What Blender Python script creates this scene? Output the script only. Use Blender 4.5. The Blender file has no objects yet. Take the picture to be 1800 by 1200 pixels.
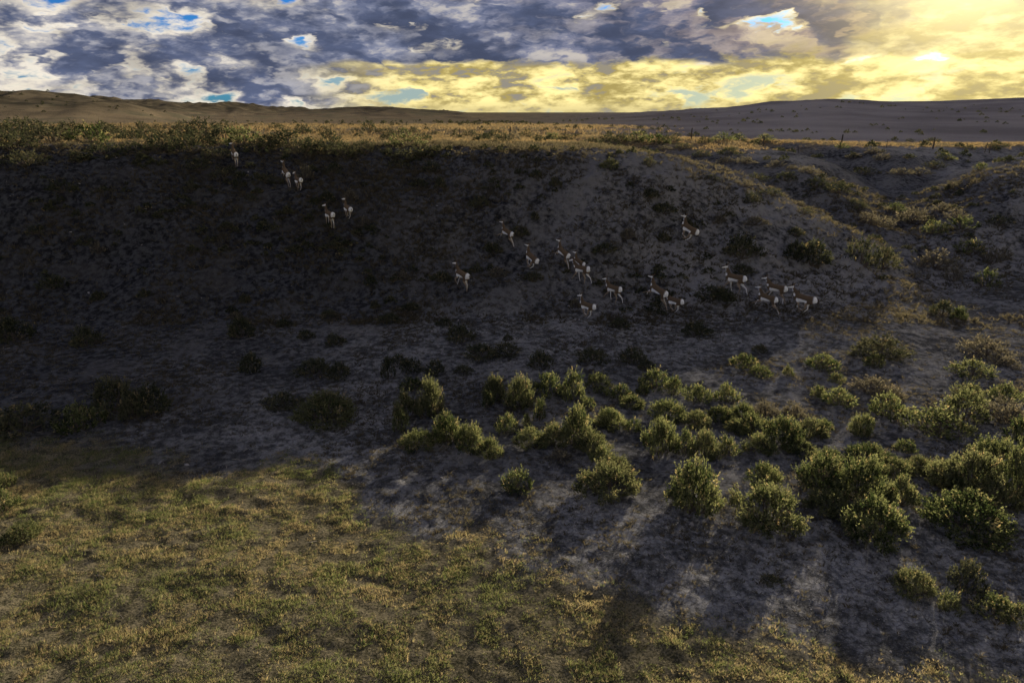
import bpy, math, random
import numpy as np
from mathutils import Vector, Matrix

# ------------------------------------------------------------------ camera, sky, sun, exposure
SC = bpy.context.scene
COL = SC.collection
R = math.radians
PITCH = R(18.5)
CAM_Z = 10.0
FPX = 1200.0                      # focal length in pixels of an 1800 px wide frame
SUN_EL, SUN_AZ = R(12.8), R(31.5)  # azimuth to the right of straight ahead (+Y)

cam = bpy.data.cameras.new('camera')
cam.sensor_width = 36.0
cam.lens = 24.0
cam.clip_start = 0.1
cam.clip_end = 30000.0
camo = bpy.data.objects.new('camera', cam)
COL.objects.link(camo)
camo.location = (0, 0, CAM_Z)
camo.rotation_euler = (math.pi / 2 - PITCH, 0, 0)
SC.camera = camo

SC.view_settings.view_transform = 'Standard'
SC.view_settings.look = 'None'
SC.view_settings.exposure = 1.55
SC.view_settings.gamma = 1.0
SC.view_settings.use_curve_mapping = False
SC.render.engine = 'CYCLES'
SC.cycles.use_denoising = True
try:
    SC.cycles.denoiser = 'OPENIMAGEDENOISE'
except Exception:
    pass
SC.cycles.use_adaptive_sampling = True
SC.cycles.adaptive_threshold = 0.015
SC.cycles.max_bounces = 5
SC.cycles.diffuse_bounces = 2
SC.cycles.glossy_bounces = 1
SC.cycles.transmission_bounces = 3
SC.cycles.transparent_max_bounces = 4
SC.cycles.volume_bounces = 0
SC.cycles.caustics_reflective = False
SC.cycles.caustics_refractive = False

sun_dir = Vector((math.sin(SUN_AZ) * math.cos(SUN_EL), math.cos(SUN_AZ) * math.cos(SUN_EL), math.sin(SUN_EL)))
sl = bpy.data.lights.new('sun', 'SUN')
sl.energy = 5.0
sl.angle = R(0.6)
sl.color = (1.0, 0.90, 0.74)
so = bpy.data.objects.new('sun', sl)
COL.objects.link(so)
so.rotation_euler = sun_dir.to_track_quat('Z', 'Y').to_euler()
so.location = (0, 0, 60)


# ---- a small expression builder for shader nodes
class E:
    tree = None

    def __init__(self, s):
        self.s = s

    @staticmethod
    def put(sock, v):
        if isinstance(v, E):
            E.tree.links.new(v.s, sock)
        else:
            sock.default_value = v

    @staticmethod
    def m(op, *a, clamp=False):
        n = E.tree.nodes.new('ShaderNodeMath')
        n.operation = op
        n.use_clamp = clamp
        for i, v in enumerate(a):
            E.put(n.inputs[i], v)
        return E(n.outputs[0])

    def __add__(s, o): return E.m('ADD', s, o)
    __radd__ = __add__
    def __sub__(s, o): return E.m('SUBTRACT', s, o)
    def __rsub__(s, o): return E.m('SUBTRACT', o, s)
    def __mul__(s, o): return E.m('MULTIPLY', s, o)
    __rmul__ = __mul__
    def __truediv__(s, o): return E.m('DIVIDE', s, o)
    def __neg__(s): return E.m('MULTIPLY', s, -1.0)
    def sat(s): return E.m('ADD', s, 0.0, clamp=True)


def smooth(x, a, b):
    n = E.tree.nodes.new('ShaderNodeMapRange')
    n.interpolation_type = 'SMOOTHSTEP'
    E.put(n.inputs['Value'], x)
    if a > b:
        E.put(n.inputs['From Min'], b); E.put(n.inputs['From Max'], a)
        E.put(n.inputs['To Min'], 1.0); E.put(n.inputs['To Max'], 0.0)
    else:
        E.put(n.inputs['From Min'], a); E.put(n.inputs['From Max'], b)
    return E(n.outputs['Result'])


def mixc(f, a, b, mode='MIX'):
    n = E.tree.nodes.new('ShaderNodeMix')
    n.data_type = 'RGBA'
    n.blend_type = mode
    E.put(n.inputs[0], f)
    E.put(n.inputs[6], a if isinstance(a, E) else (*a, 1.0))
    E.put(n.inputs[7], b if isinstance(b, E) else (*b, 1.0))
    return E(n.outputs[2])


def vec(x, y, z):
    n = E.tree.nodes.new('ShaderNodeCombineXYZ')
    for i, v in enumerate((x, y, z)):
        E.put(n.inputs[i], v)
    return E(n.outputs[0])


def noise(v, scale, detail=6.0, rough=0.55, dist=0.0, lac=2.0):
    n = E.tree.nodes.new('ShaderNodeTexNoise')
    n.noise_dimensions = '3D'
    E.put(n.inputs['Vector'], v)
    E.put(n.inputs['Scale'], scale)
    E.put(n.inputs['Detail'], detail)
    E.put(n.inputs['Roughness'], rough)
    E.put(n.inputs['Lacunarity'], lac)
    E.put(n.inputs['Distortion'], dist)
    return E(n.outputs['Fac'])


def gauss(x, c, w):
    t = (x - c) / w
    return E.m('POWER', 2.718281828, -(t * t))


W = bpy.data.worlds.new('World')
SC.world = W
W.use_nodes = True
nt = W.node_tree
nt.nodes.clear()
E.tree = nt
out = nt.nodes.new('ShaderNodeOutputWorld')
bg = nt.nodes.new('ShaderNodeBackground')
nt.links.new(bg.outputs[0], out.inputs[0])
bg.inputs['Strength'].default_value = 0.05
sky = nt.nodes.new('ShaderNodeTexSky')
sky.sky_type = 'NISHITA'
sky.sun_disc = False
sky.sun_elevation = SUN_EL
sky.sun_rotation = SUN_AZ
sky.altitude = 900.0
sky.air_density = 1.0
sky.dust_density = 1.2
sky.ozone_density = 1.5
blue = E(sky.outputs[0])
KS = 0.395 / 0.05
tc = nt.nodes.new('ShaderNodeTexCoord')
sep = nt.nodes.new('ShaderNodeSeparateXYZ')
nt.links.new(tc.outputs['Generated'], sep.inputs[0])
dx, dy, dz = E(sep.outputs[0]), E(sep.outputs[1]), E(sep.outputs[2])
hor = E.m('SQRT', dx * dx + dy * dy + 1e-6)
el = E.m('ARCTAN2', dz, hor) * (180 / math.pi)
az = E.m('ARCTAN2', dx, dy) * (180 / math.pi)
cx, cy = dx / hor, dy / hor
cosang = E.m('MINIMUM', E.m('MAXIMUM', dx * sun_dir.x + dy * sun_dir.y + dz * sun_dir.z, -1.0), 1.0)
ang = E.m('ARCCOSINE', cosang) * (180 / math.pi)
K1, K2 = 5.2, 0.235


def vadd(a, b):
    n = E.tree.nodes.new('ShaderNodeVectorMath')
    n.operation = 'ADD'
    E.put(n.inputs[0], a); E.put(n.inputs[1], b)
    return E(n.outputs[0])


cyl = vec(cx * K1, cy * K1, el * K2)
warp = noise(vec(cx * 22.0, cy * 22.0, el * 1.1), 1.0, 3.0, 0.6)
wv = vec((warp - 0.5) * 0.34, (warp - 0.5) * -0.28, (warp - 0.5) * 0.30)
cw = vadd(cyl, wv)
n1 = noise(cw, 2.15, 6.0, 0.54)
n2 = noise(vadd(cw, (0.045, -0.025, 0.085)), 2.15, 5.0, 0.54)
fine = noise(vec(cx * 16, cy * 16, el * 0.85), 1.6, 5.0, 0.58)
soft = noise(vadd(cw, (7.0, 3.0, 1.0)), 2.0, 5.0, 0.52)
# where the cloud of that evening lay: a long dark deck over the middle of the view, broken cumulus to the left,
# a clear glowing slot under the deck towards the sun
wob = (noise(vec(cx * 7, cy * 7, 3.0), 1.0, 4.0, 0.6) - 0.5)
deck_low = 3.55 + wob * 1.6 + (n1 - 0.5) * 3.5
deck = smooth(el - deck_low, -0.5, 0.7) * smooth(az + wob * 14.0, -23, -13) * (1.0 - 0.85 * smooth(az + wob * 22.0 + (n1 - 0.5) * 40.0 + (soft - 0.5) * 30.0 - el * 0.5, 16, 36) * smooth(el, 16, 9))
deck = E.m('MAXIMUM', deck * smooth(el, 26.0, 12.0), 0.05 * smooth(el, 10.0, 20.0))
slot = E.m('MAXIMUM', smooth(el - deck_low, 0.35, -0.25) * smooth(az, -20, -10), 0.85 * smooth(az + wob * 22.0 + (n1 - 0.5) * 40.0 + (soft - 0.5) * 30.0 - el * 0.5, 16, 36) * smooth(el, 16, 9))
leftbank = smooth(az, -11, -20) * smooth(el, 16.0, 10.0)
gap = gauss(el, 6.7, 0.7) * gauss(az, -26.0, 5.0) + 0.9 * gauss(el, 7.6, 0.8) * gauss(az, -17.0, 4.0) + gauss(el, 1.6, 0.7) * gauss(az, -35.0, 6.0)
B = deck * 0.19 + leftbank * 0.062 - leftbank * gap * 0.12 + leftbank * 0.045 * smooth(el, 5.8, 4.6) + slot * 0.085 - 0.05 * smooth(el, 14.0, 30.0)  # unseen sky overhead is shaped for cool fill: cloud thinned to blue
dens = n1 + B
cover = smooth(dens, 0.445, 0.55)
thick = smooth(dens, 0.485, 0.66)
lit = E.m('ADD', (n1 - n2) * 4.6, 0.5, clamp=True)
sunw = gauss(ang, 0.0, 20.0)
sunw2 = gauss(ang, 0.0, 10.0)
bright = mixc(sunw, (0.78, 0.70, 0.56), (1.00, 0.78, 0.30))
mid = mixc(sunw, (0.205, 0.222, 0.305), (0.38, 0.26, 0.20))
dark = mixc(sunw2, (0.076, 0.094, 0.162), (0.26, 0.20, 0.19))
cl = mixc(thick, bright, mid)
cl = mixc(smooth(thick * (1.45 - lit * 1.1) + deck * 0.15, 0.25, 1.0), cl, dark)
cl = mixc(deck * smooth(soft + (lit - 0.5) * 0.5, 0.34, 0.72) * 0.7, cl, mid)
shade = 0.72 + 0.55 * smooth(soft * 0.6 + fine * 0.4, 0.36, 0.64)
cl = mixc(1.0, cl, vec(shade, shade, shade), 'MULTIPLY')
cl = mixc(smooth(fine + lit * 0.4, 0.74, 0.98) * (1.0 - thick * 0.6) * (1.0 - deck * 0.7) * 0.6, cl, bright)
cl = mixc(deck * smooth(soft + lit * 0.3, 0.76, 0.92) * 0.4 * smooth(el, 14.0, 9.0), cl, bright)
# low cumulus in the slot is thin, and lit through: gold
goldn = smooth(fine * 0.45 + n1 * 0.55, 0.43, 0.57)
gold = mixc(goldn, (1.08, 0.90, 0.38), (0.38, 0.30, 0.10))
gold = mixc(smooth(el, 1.2, 0.1) * 0.6, gold, (0.50, 0.42, 0.20))
gold = mixc(sunw2 * 0.4, gold, (1.0, 0.82, 0.34))
greyish = smooth(fine, 0.50, 0.60) * smooth(n1, 0.47, 0.55) * (1.0 - sunw)
gold = mixc(greyish * 0.6, gold, (0.18, 0.20, 0.28))
cl = mixc(slot * smooth(az, -20, -6), cl, gold)
# clear sky between: nishita, a pale glow in the slot towards the sun
skyk = mixc(1.0, blue, (0.08, 0.32, 0.78), 'MULTIPLY')
glow = mixc(sunw, (0.33, 0.41, 0.38), (0.85, 0.72, 0.30))
skyc = mixc(slot * 0.9, skyk, mixc(1.0, glow, (KS, KS, KS), 'MULTIPLY'))
ck = mixc(1.0, cl, (KS, KS, KS), 'MULTIPLY')
res = mixc(cover, skyc, ck)
aur = mixc(1.0, (0.90 * KS, 0.70 * KS, 0.24 * KS), (1, 1, 1), 'MULTIPLY')
res = mixc(sunw2 * 0.34, res, aur, 'ADD')
res = mixc(gauss(ang, 0.0, 5.5), res, (1.5 * KS, 1.32 * KS, 0.85 * KS), 'ADD')
nt.links.new(res.s, bg.inputs['Color'])

# ------------------------------------------------------------------ terrain
def _hash(ix, iy, seed):
    h = (ix.astype(np.int64) * 374761393 + iy.astype(np.int64) * 668265263 + seed * 982451653) & 0xFFFFFFFF
    h = ((h ^ (h >> 13)) * 1274126177) & 0xFFFFFFFF
    h = (h ^ (h >> 16)) & 0xFFFFFFFF
    return h.astype(np.float64) / 4294967295.0


def vnoise(x, y, seed=0):
    ix, iy = np.floor(x), np.floor(y)
    fx, fy = x - ix, y - iy
    fx = fx * fx * fx * (fx * (fx * 6 - 15) + 10)
    fy = fy * fy * fy * (fy * (fy * 6 - 15) + 10)
    a, b = _hash(ix, iy, seed), _hash(ix + 1, iy, seed)
    c, d = _hash(ix, iy + 1, seed), _hash(ix + 1, iy + 1, seed)
    return (a + (b - a) * fx) * (1 - fy) + (c + (d - c) * fx) * fy - 0.5


def fbm(x, y, oct=4, seed=0, gain=0.5):
    s = np.zeros_like(x, dtype=np.float64)
    a = 1.0
    for i in range(oct):
        s += a * vnoise(x, y, seed + i * 17)
        x, y = x * 2.03 + 11.3, y * 2.03 - 7.1
        a *= gain
    return s


def sstep(x, a, b):
    t = np.clip((x - a) / (b - a), 0, 1)
    return t * t * (3 - 2 * t)


def smin(a, b, k):
    h = np.clip(0.5 + 0.5 * (b - a) / k, 0, 1)
    return b + (a - b) * h - k * h * (1 - h)


TOE = np.array([(-90, 27), (-60, 30), (-36, 32.5), (-15, 33.5), (0, 34), (8, 34.3), (14, 35.2), (19, 36.3), (24, 38), (28, 41), (33, 42), (40, 41), (60, 40), (110, 36)], float)
CRE = np.array([(-90, 48), (-60, 49), (-36, 50), (-15, 50.5), (-6, 50), (0, 48.5), (6, 48), (10, 48.2), (14, 48.6), (19, 49), (24, 50), (30, 57), (40, 60), (60, 60), (110, 58)], float)
HCR = np.array([(-90, 7.9), (-36, 7.8), (-12, 7.65), (0, 7.65), (6, 7.6), (10, 7.3), (14, 6.7), (19, 5.9), (24, 5.6), (30, 6.0), (45, 6.2), (70, 6.6), (110, 7)], float)


def poly_valley(X, Y, pts, k, w):
    best = np.full(X.shape, 1e9)
    for (x0, y0, z0), (x1, y1, z1) in zip(pts[:-1], pts[1:]):
        ex, ey = x1 - x0, y1 - y0
        t = np.clip(((X - x0) * ex + (Y - y0) * ey) / (ex * ex + ey * ey), 0, 1)
        d = np.hypot(X - x0 - t * ex, Y - y0 - t * ey)
        zz = z0 + t * (z1 - z0) + k * (np.sqrt(d * d + w * w) - w)
        best = np.minimum(best, zz)
    return best


VA = [(24, 34, -0.6), (27.3, 44, 0.7), (24.5, 52, 2.0), (19.5, 60, 3.5), (12, 72, 5.2), (3, 88, 6.9)]
VB = [(27.3, 44, 0.7), (31, 54, 2.0), (34.5, 62, 3.0), (35, 70, 4.2), (31, 82, 5.6), (24, 96, 6.8)]
VC = [(34.5, 62, 3.0), (44, 70, 4.4), (58, 80, 5.9)]


def px_of(X, Y):
    return 900 + 1260.0 * X / np.maximum(Y, 1.0)


def ridge(X, Y, tab, Rd, rise, fall, z0, seed, amp):
    """a range of hills Rd metres out whose skyline follows a table of (bearing, height)"""
    tab = np.asarray(tab, float)
    p = px_of(X, Y)
    yy = np.interp(p, tab[:, 0], tab[:, 1])
    v = (600 - yy) / 1200.0
    sl = (-math.sin(PITCH) + v * math.cos(PITCH)) / (math.cos(PITCH) + v * math.sin(PITCH))
    top = CAM_Z + sl * Rd
    t = np.where(Y < Rd, sstep(Y, Rd - rise, Rd), 1 - 0.6 * sstep(Y, Rd, Rd + fall))
    er = (fbm(X / 70.0, Y / 160.0, 4, seed) - 1.1 * np.abs(fbm(X / 30.0 + Y / 80.0, Y / 110.0, 3, seed + 5)) + 0.25) * 0.38 * amp * t * (1.0 - 0.85 * np.exp(-((Y - Rd) / (rise * 0.12)) ** 2))
    return z0 + (top - z0) * t + er


RL = [(-900, 150), (-400, 158), (-100, 163), (0, 165), (60, 164), (140, 166), (175, 173), (230, 182), (330, 205), (450, 230), (2600, 260)]
RM = [(-900, 172), (0, 172), (170, 174), (300, 180), (400, 185), (500, 190.5), (540, 193), (580, 197), (700, 215), (2600, 240)]
RC = [(-900, 240), (380, 235), (470, 205), (560, 192.5), (610, 188), (650, 187), (700, 188.5), (760, 192.5), (830, 199), (900, 208), (2600, 240)]
RR = [(-900, 240), (950, 220), (1080, 204), (1150, 198), (1200, 195.5), (1260, 192), (1310, 187.5), (1350, 183), (1400, 179.5), (1450, 176.5), (1500, 177), (1560, 178.5), (1650, 177.5), (1800, 172), (2000, 168), (2700, 172)]


def height(X, Y, fine=True):
    X = np.asarray(X, float)
    Y = np.asarray(Y, float)
    wx = X + fbm(X / 9.0, Y / 9.0, 3, 5) * 3.0
    toe = np.interp(wx, TOE[:, 0], TOE[:, 1])
    cre = np.interp(wx, CRE[:, 0], CRE[:, 1])
    hc = np.interp(wx, HCR[:, 0], HCR[:, 1])
    s = (Y + fbm(X / 6.0, Y / 6.0, 3, 9) * 1.6 - toe) / (cre - toe)
    sc = np.clip(s, 0, 1)
    prof = 0.35 * sc * sc * (3 - 2 * sc) + 0.65 * np.sin(sc * math.pi / 2) ** 1.3
    bl = hc * prof
    drop = 4.6 * sstep(Y, 88, 128) * sstep(X / np.maximum(Y, 1.0), 0.08, 0.36) * (1 - sstep(Y, 300, 480))
    plat = 6.9 + 0.5 * fbm(X / 60.0, Y / 60.0, 3, 31) - 0.6 * sstep(X, 10, 60)
    bl = bl + (plat - hc) * sstep(Y, cre + 2, cre + 34)
    val = np.minimum(np.minimum(poly_valley(X, Y, VA, 0.50, 1.2), poly_valley(X, Y, VB, 0.46, 1.3)), poly_valley(X, Y, VC, 0.42, 1.2))
    val = val + fbm(X / 4.0, Y / 4.0, 3, 41) * 0.5
    near = smin(bl, np.maximum(val, -0.3), 1.1)
    flat = 0.16 * fbm(X / 5.0, Y / 5.0, 4, 51) + 0.30 * fbm(X / 22.0, Y / 22.0, 2, 52)
    z = np.maximum(near, -0.25) + flat * (1 - 0.55 * sstep(s, 0.0, 0.3))
    z = z - drop * (1 - sstep(Y, 110, 170))
    z = z - 0.35 * np.exp(-((Y - toe + 9 + X * 0.1) / 7.0) ** 2) * sstep(X, -30, -5) * (1 - sstep(X, 26, 40))
    # the far country
    far = np.full_like(z, -1e3)
    m = Y > 110
    if m.any():
        x, y = X[m], Y[m]
        base = np.interp(y, [110, 160, 300, 700, 1500, 4000, 9000], [6.9, 6.6, 5.2, 4.0, 6.0, 8.0, 9.5]) + 1.2 * fbm(x / 90.0, y / 140.0, 4, 71) * sstep(y, 110, 260) - drop[m]
        zz = base
        for a in (ridge(x, y, RL, 420, 230, 500, 4.0, 81, 12.0), ridge(x, y, RM, 1050, 600, 1200, 4.0, 82, 22.0),
                  ridge(x, y, RC, 800, 330, 700, 4.0, 83, 14.0), ridge(x, y, RR, 520, 380, 900, 4.5, 84, 8.0)):
            zz = np.maximum(zz, a) + 0.6 * np.exp(-np.abs(zz - a) / 1.2)
        zz = np.where(y > 5200, np.maximum(zz, 9.0 + 4.0 * sstep(y, 5200, 6500)), zz)
        zm = z[m]
        far[m] = zm + (zz - zm) * sstep(y, 110, 170)
        z = np.where(m, far, z)
    if fine:
        slope_m = sstep(s, 0.05, 0.25) * (1 - sstep(s, 1.05, 1.5))
        dist = np.maximum(np.abs(Y) + 4, 8)
        f1 = fbm(X / 0.9, Y / 0.9, 4, 61, 0.58) * (0.08 + 0.24 * slope_m)
        f2 = np.abs(vnoise(X / 2.3 + 3, Y / 1.1, 64)) * 0.30 * slope_m
        f3 = np.maximum(vnoise(X / 0.33, Y / 0.27, 66), 0) * 0.085
        z = z + 0.10 * slope_m * np.sin(z * 7.5 + 4 * fbm(X / 3.5, Y / 3.5, 2, 67)) * (0.5 + fbm(X / 5.0, Y / 5.0, 2, 68))
        z = z + (f1 - f2 + f3) * (1 - sstep(dist, 60, 260))
    return z


def masks(X, Y):
    """what grows or lies where: green turf, pale clay (thinned to paint shade), dry upland grass"""
    n = fbm(X / 3.0, Y / 3.0, 4, 101)
    n2 = fbm(X / 1.1, Y / 1.1, 3, 102)
    edge = np.interp(X, [-40, -14, -9, -5, -2, 0, 2, 4, 6, 8.5, 12, 30], [22, 19.8, 19.0, 17.6, 16.3, 15.0, 13.4, 11.9, 11.0, 10.6, 10.2, 9.5])
    turf = sstep(edge - Y + n * 2.6 + n2 * 0.8, -0.7, 1.3)
    toe = np.interp(X, TOE[:, 0], TOE[:, 1])
    cre = np.interp(X, CRE[:, 0], CRE[:, 1])
    s = (Y - toe) / (cre - toe)
    leftd = sstep(X + n * 8 + (Y - 20) * -0.35, -22, 0)  # less clay to the left: bluff shade put into the ground colour
    thick_ = sstep(X, -5, -1) * sstep(Y, 15.0, 17.5) * (1 - sstep(Y, 25.5, 28.5)) * (1 - 0.6 * sstep(X, 12, 18))  # darker ground across the thicket, painting the shade between bushes
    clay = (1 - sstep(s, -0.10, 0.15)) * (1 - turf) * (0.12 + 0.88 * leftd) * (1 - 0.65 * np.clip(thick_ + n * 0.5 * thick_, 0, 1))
    vd = np.minimum(np.minimum(poly_valley(X, Y, VA, 0.5, 1.2), poly_valley(X, Y, VB, 0.46, 1.3)), poly_valley(X, Y, VC, 0.42, 1.2))
    sh = np.interp(X, [-14, -2, 6, 14], [0, 9, 11, 20])
    dry = sstep(Y, cre - 1.5 + n * 4 + sh, cre + 6 + n * 4 + sh) * sstep(vd + n * 1.5, 5.6, 7.6)
    return turf, clay, dry, s


def build_ground():
    ys = [-6000, -2500, -1000, -400, -160, -70, -35, -20, -12, -7, -3.5, -1.0]
    y = 1.0
    while y < 62:
        ys.append(y); y += 0.0052 * (y + 4)
    while y < 300:
        ys.append(y); y += 0.0075 * (y + 4)
    while y < 9500:
        ys.append(y); y += 0.017 * y
    ys = np.array(ys)
    N = 620
    u = np.linspace(-1, 1, N)
    u = np.sign(u) * (0.80 * np.abs(u) + 0.20 * np.abs(u) ** 4)
    wid = 1.12 * np.abs(ys) + 9.0
    X = u[None, :] * wid[:, None]
    Y = np.repeat(ys[:, None], N, 1)
    Z = height(X, Y)
    Z = np.where(Y < -1.5, 0.15 * fbm(X / 5, Y / 5, 3, 51), Z)
    nr = len(ys)
    co = np.stack([X, Y, Z], -1).reshape(-1, 3)
    i = np.arange(nr - 1)[:, None] * N + np.arange(N - 1)[None, :]
    q = np.stack([i, i + 1, i + N + 1, i + N], -1).reshape(-1, 4)
    me = mesh_np('ground', co, q)
    me.polygons.foreach_set('use_smooth', np.ones(len(q), bool))
    t, c, d, s = masks(co[:, 0], co[:, 1])
    vl = np.minimum(poly_valley(co[:, 0], co[:, 1], [(a, b, 0) for a, b, c0 in VA[2:]], 1.0, 0.01), poly_valley(co[:, 0], co[:, 1], [(a, b, 0) for a, b, c0 in VB[1:]], 1.0, 0.01))
    gul = (1 - sstep(vl + 3 * fbm(co[:, 0] / 4, co[:, 1] / 4, 3, 113), 3.5, 8.0))
    glare_pale = sstep(co[:, 0] + 5 * fbm(co[:, 0] / 5, co[:, 1] / 5, 3, 111), -12, 18) * (1 - 0.5 * gul)  # rises to the right: sun glare put into the soil colour
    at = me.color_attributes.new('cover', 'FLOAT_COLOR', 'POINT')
    at.data.foreach_set('color', np.stack([t, c, d, glare_pale], -1).astype(np.float32).ravel())
    gh = me.attributes.new('haze_hill', 'FLOAT', 'POINT')
    gh.data.foreach_set('value', (sstep(co[:, 1], 105, 140) * sstep(co[:, 0] / np.maximum(co[:, 1], 1), -0.05, 0.3)).astype(np.float32))  # where haze is painted onto the far right hill
    return me


def mesh_np(name, co, faces):
    me = bpy.data.meshes.new(name)
    co = np.asarray(co, np.float32)
    faces = np.asarray(faces, np.int32)
    k = faces.shape[1]
    me.vertices.add(len(co))
    me.vertices.foreach_set('co', co.ravel())
    me.loops.add(faces.size)
    me.loops.foreach_set('vertex_index', faces.ravel())
    me.polygons.add(len(faces))
    me.polygons.foreach_set('loop_start', np.arange(0, faces.size, k, dtype=np.int32))
    try:
        me.polygons.foreach_set('loop_total', np.full(len(faces), k, np.int32))
    except Exception:
        pass
    me.update(calc_edges=True)
    return me


def obj(name, me, parent=None, mat=None, **props):
    o = bpy.data.objects.new(name, me)
    COL.objects.link(o)
    if parent is not None:
        o.parent = parent
    if mat is not None and me is not None and not me.materials:
        me.materials.append(mat)
    for k, v in props.items():
        o[k] = v
    return o


def material(name):
    m = bpy.data.materials.new(name)
    m.use_nodes = True
    t = m.node_tree
    t.nodes.clear()
    E.tree = t
    o = t.nodes.new('ShaderNodeOutputMaterial')
    return m, t, o


def attr(name, kind='GEOMETRY'):
    n = E.tree.nodes.new('ShaderNodeAttribute')
    n.attribute_type = kind
    n.attribute_name = name
    return n


def position():
    n = E.tree.nodes.new('ShaderNodeNewGeometry')
    return E(n.outputs['Position'])


def objrandom():
    n = E.tree.nodes.new('ShaderNodeObjectInfo')
    return E(n.outputs['Random'])


def bump(hgt, strength, dist):
    n = E.tree.nodes.new('ShaderNodeBump')
    n.inputs['Strength'].default_value = strength
    n.inputs['Distance'].default_value = dist
    E.put(n.inputs['Height'], hgt)
    return E(n.outputs[0])


def diffuse(color, normal=None, rough=0.9):
    n = E.tree.nodes.new('ShaderNodeBsdfDiffuse')
    E.put(n.inputs['Color'], color if isinstance(color, E) else (*color, 1))
    n.inputs['Roughness'].default_value = rough
    if normal is not None:
        E.put(n.inputs['Normal'], normal)
    return E(n.outputs[0])


def translucent(color):
    n = E.tree.nodes.new('ShaderNodeBsdfTranslucent')
    E.put(n.inputs['Color'], color if isinstance(color, E) else (*color, 1))
    return E(n.outputs[0])


def mixs(f, a, b):
    n = E.tree.nodes.new('ShaderNodeMixShader')
    E.put(n.inputs[0], f)
    E.put(n.inputs[1], a)
    E.put(n.inputs[2], b)
    return E(n.outputs[0])


def surf(o, s):
    E.tree.links.new(s.s, o.inputs['Surface'])


def leaf_mat(name, c0, c1, c2, trans=0.45, patch=None):
    """thin leaves or blades: colours from a per-shoot value, the individual and a patchy noise over the ground"""
    m, t, o = material(name)
    tint = E(attr('tint').outputs['Fac'])
    r = objrandom()
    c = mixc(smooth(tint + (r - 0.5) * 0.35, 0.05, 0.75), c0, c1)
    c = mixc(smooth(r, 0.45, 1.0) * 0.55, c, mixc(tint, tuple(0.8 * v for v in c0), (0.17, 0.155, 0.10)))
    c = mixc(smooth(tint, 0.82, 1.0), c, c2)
    if patch is not None:
        n = noise(position(), patch[0], 4.0, 0.6)
        c = mixc(smooth(n + (r - 0.5) * 0.3, 0.44, 0.62), c, patch[1])
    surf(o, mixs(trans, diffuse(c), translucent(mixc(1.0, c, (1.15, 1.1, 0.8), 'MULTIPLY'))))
    return m


# ground material
MG, t, o = material('prairie_ground')
cv = attr('cover')
sp = t.nodes.new('ShaderNodeSeparateColor')
t.links.new(cv.outputs['Color'], sp.inputs[0])
turf, clay, dry = E(sp.outputs[0]), E(sp.outputs[1]), E(sp.outputs[2])
P = position()
nb = noise(P, 0.35, 4, 0.6)
ns = noise(P, 3.0, 5, 0.65)
nf = noise(P, 19.0, 3, 0.75)
nl = noise(P, 0.02, 4, 0.6)
glare_pale = E(cv.outputs['Alpha'])
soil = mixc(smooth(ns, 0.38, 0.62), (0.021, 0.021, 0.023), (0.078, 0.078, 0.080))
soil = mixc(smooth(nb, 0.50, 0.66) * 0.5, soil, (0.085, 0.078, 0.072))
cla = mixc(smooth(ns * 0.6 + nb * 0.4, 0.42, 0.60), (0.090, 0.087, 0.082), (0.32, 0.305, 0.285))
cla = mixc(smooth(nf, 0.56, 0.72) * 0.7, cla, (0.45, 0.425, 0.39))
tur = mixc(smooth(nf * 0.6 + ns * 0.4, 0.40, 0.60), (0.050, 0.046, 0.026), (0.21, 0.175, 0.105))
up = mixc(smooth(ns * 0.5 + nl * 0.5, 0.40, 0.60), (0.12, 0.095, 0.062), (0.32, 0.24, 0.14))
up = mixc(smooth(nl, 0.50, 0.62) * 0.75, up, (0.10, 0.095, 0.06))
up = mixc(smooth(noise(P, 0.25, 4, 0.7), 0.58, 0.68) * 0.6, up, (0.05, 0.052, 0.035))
soil = mixc(glare_pale * smooth(ns * 0.5 + nb * 0.5, 0.36, 0.58), soil, (0.265, 0.25, 0.235))  # pale soil here imitates the glare on the right
sz = t.nodes.new('ShaderNodeSeparateXYZ'); t.links.new(P.s, sz.inputs[0])
nh = noise(P, 0.07, 4, 0.65)
up = mixc(smooth(E(sz.outputs[2]), 8.0, 15.0) * 0.85, up, mixc(smooth(nh, 0.40, 0.62), (0.045, 0.040, 0.028), (0.135, 0.108, 0.068)))
up = mixc(E(attr('haze_hill').outputs['Fac']), up, mixc(smooth(ns * 0.4 + nl * 0.6, 0.42, 0.58), (0.165, 0.145, 0.142), (0.26, 0.232, 0.222)))  # pale grey stands in for haze over the hill
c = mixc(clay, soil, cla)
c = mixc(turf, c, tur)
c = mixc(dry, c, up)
vor = t.nodes.new('ShaderNodeTexVoronoi')
vor.feature = 'DISTANCE_TO_EDGE'
vor.inputs['Scale'].default_value = 6.5
dv = t.nodes.new('ShaderNodeVectorMath'); dv.operation = 'ADD'
t.links.new(P.s, dv.inputs[0])
E.put(dv.inputs[1], vec((nf - 0.5) * 0.25, (ns - 0.5) * 0.3, 0.0))
t.links.new(dv.outputs[0], vor.inputs['Vector'])
crack = smooth(E(vor.outputs['Distance']), 0.0, 0.06)
c = mixc((1.0 - crack) * clay * 0.40, c, (0.035, 0.032, 0.03))
hh = ns * 0.6 + nf * 0.35 + crack * clay * 0.25
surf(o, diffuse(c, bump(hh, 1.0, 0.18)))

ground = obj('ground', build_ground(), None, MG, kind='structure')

# ------------------------------------------------------------------ from the photograph's bearings to places on the ground
CP, SP = math.cos(PITCH), math.sin(PITCH)


def ray(px, py):
    u = (np.asarray(px, float) - 900) / FPX
    v = (600 - np.asarray(py, float)) / FPX
    return u, CP + v * SP, -SP + v * CP


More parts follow.
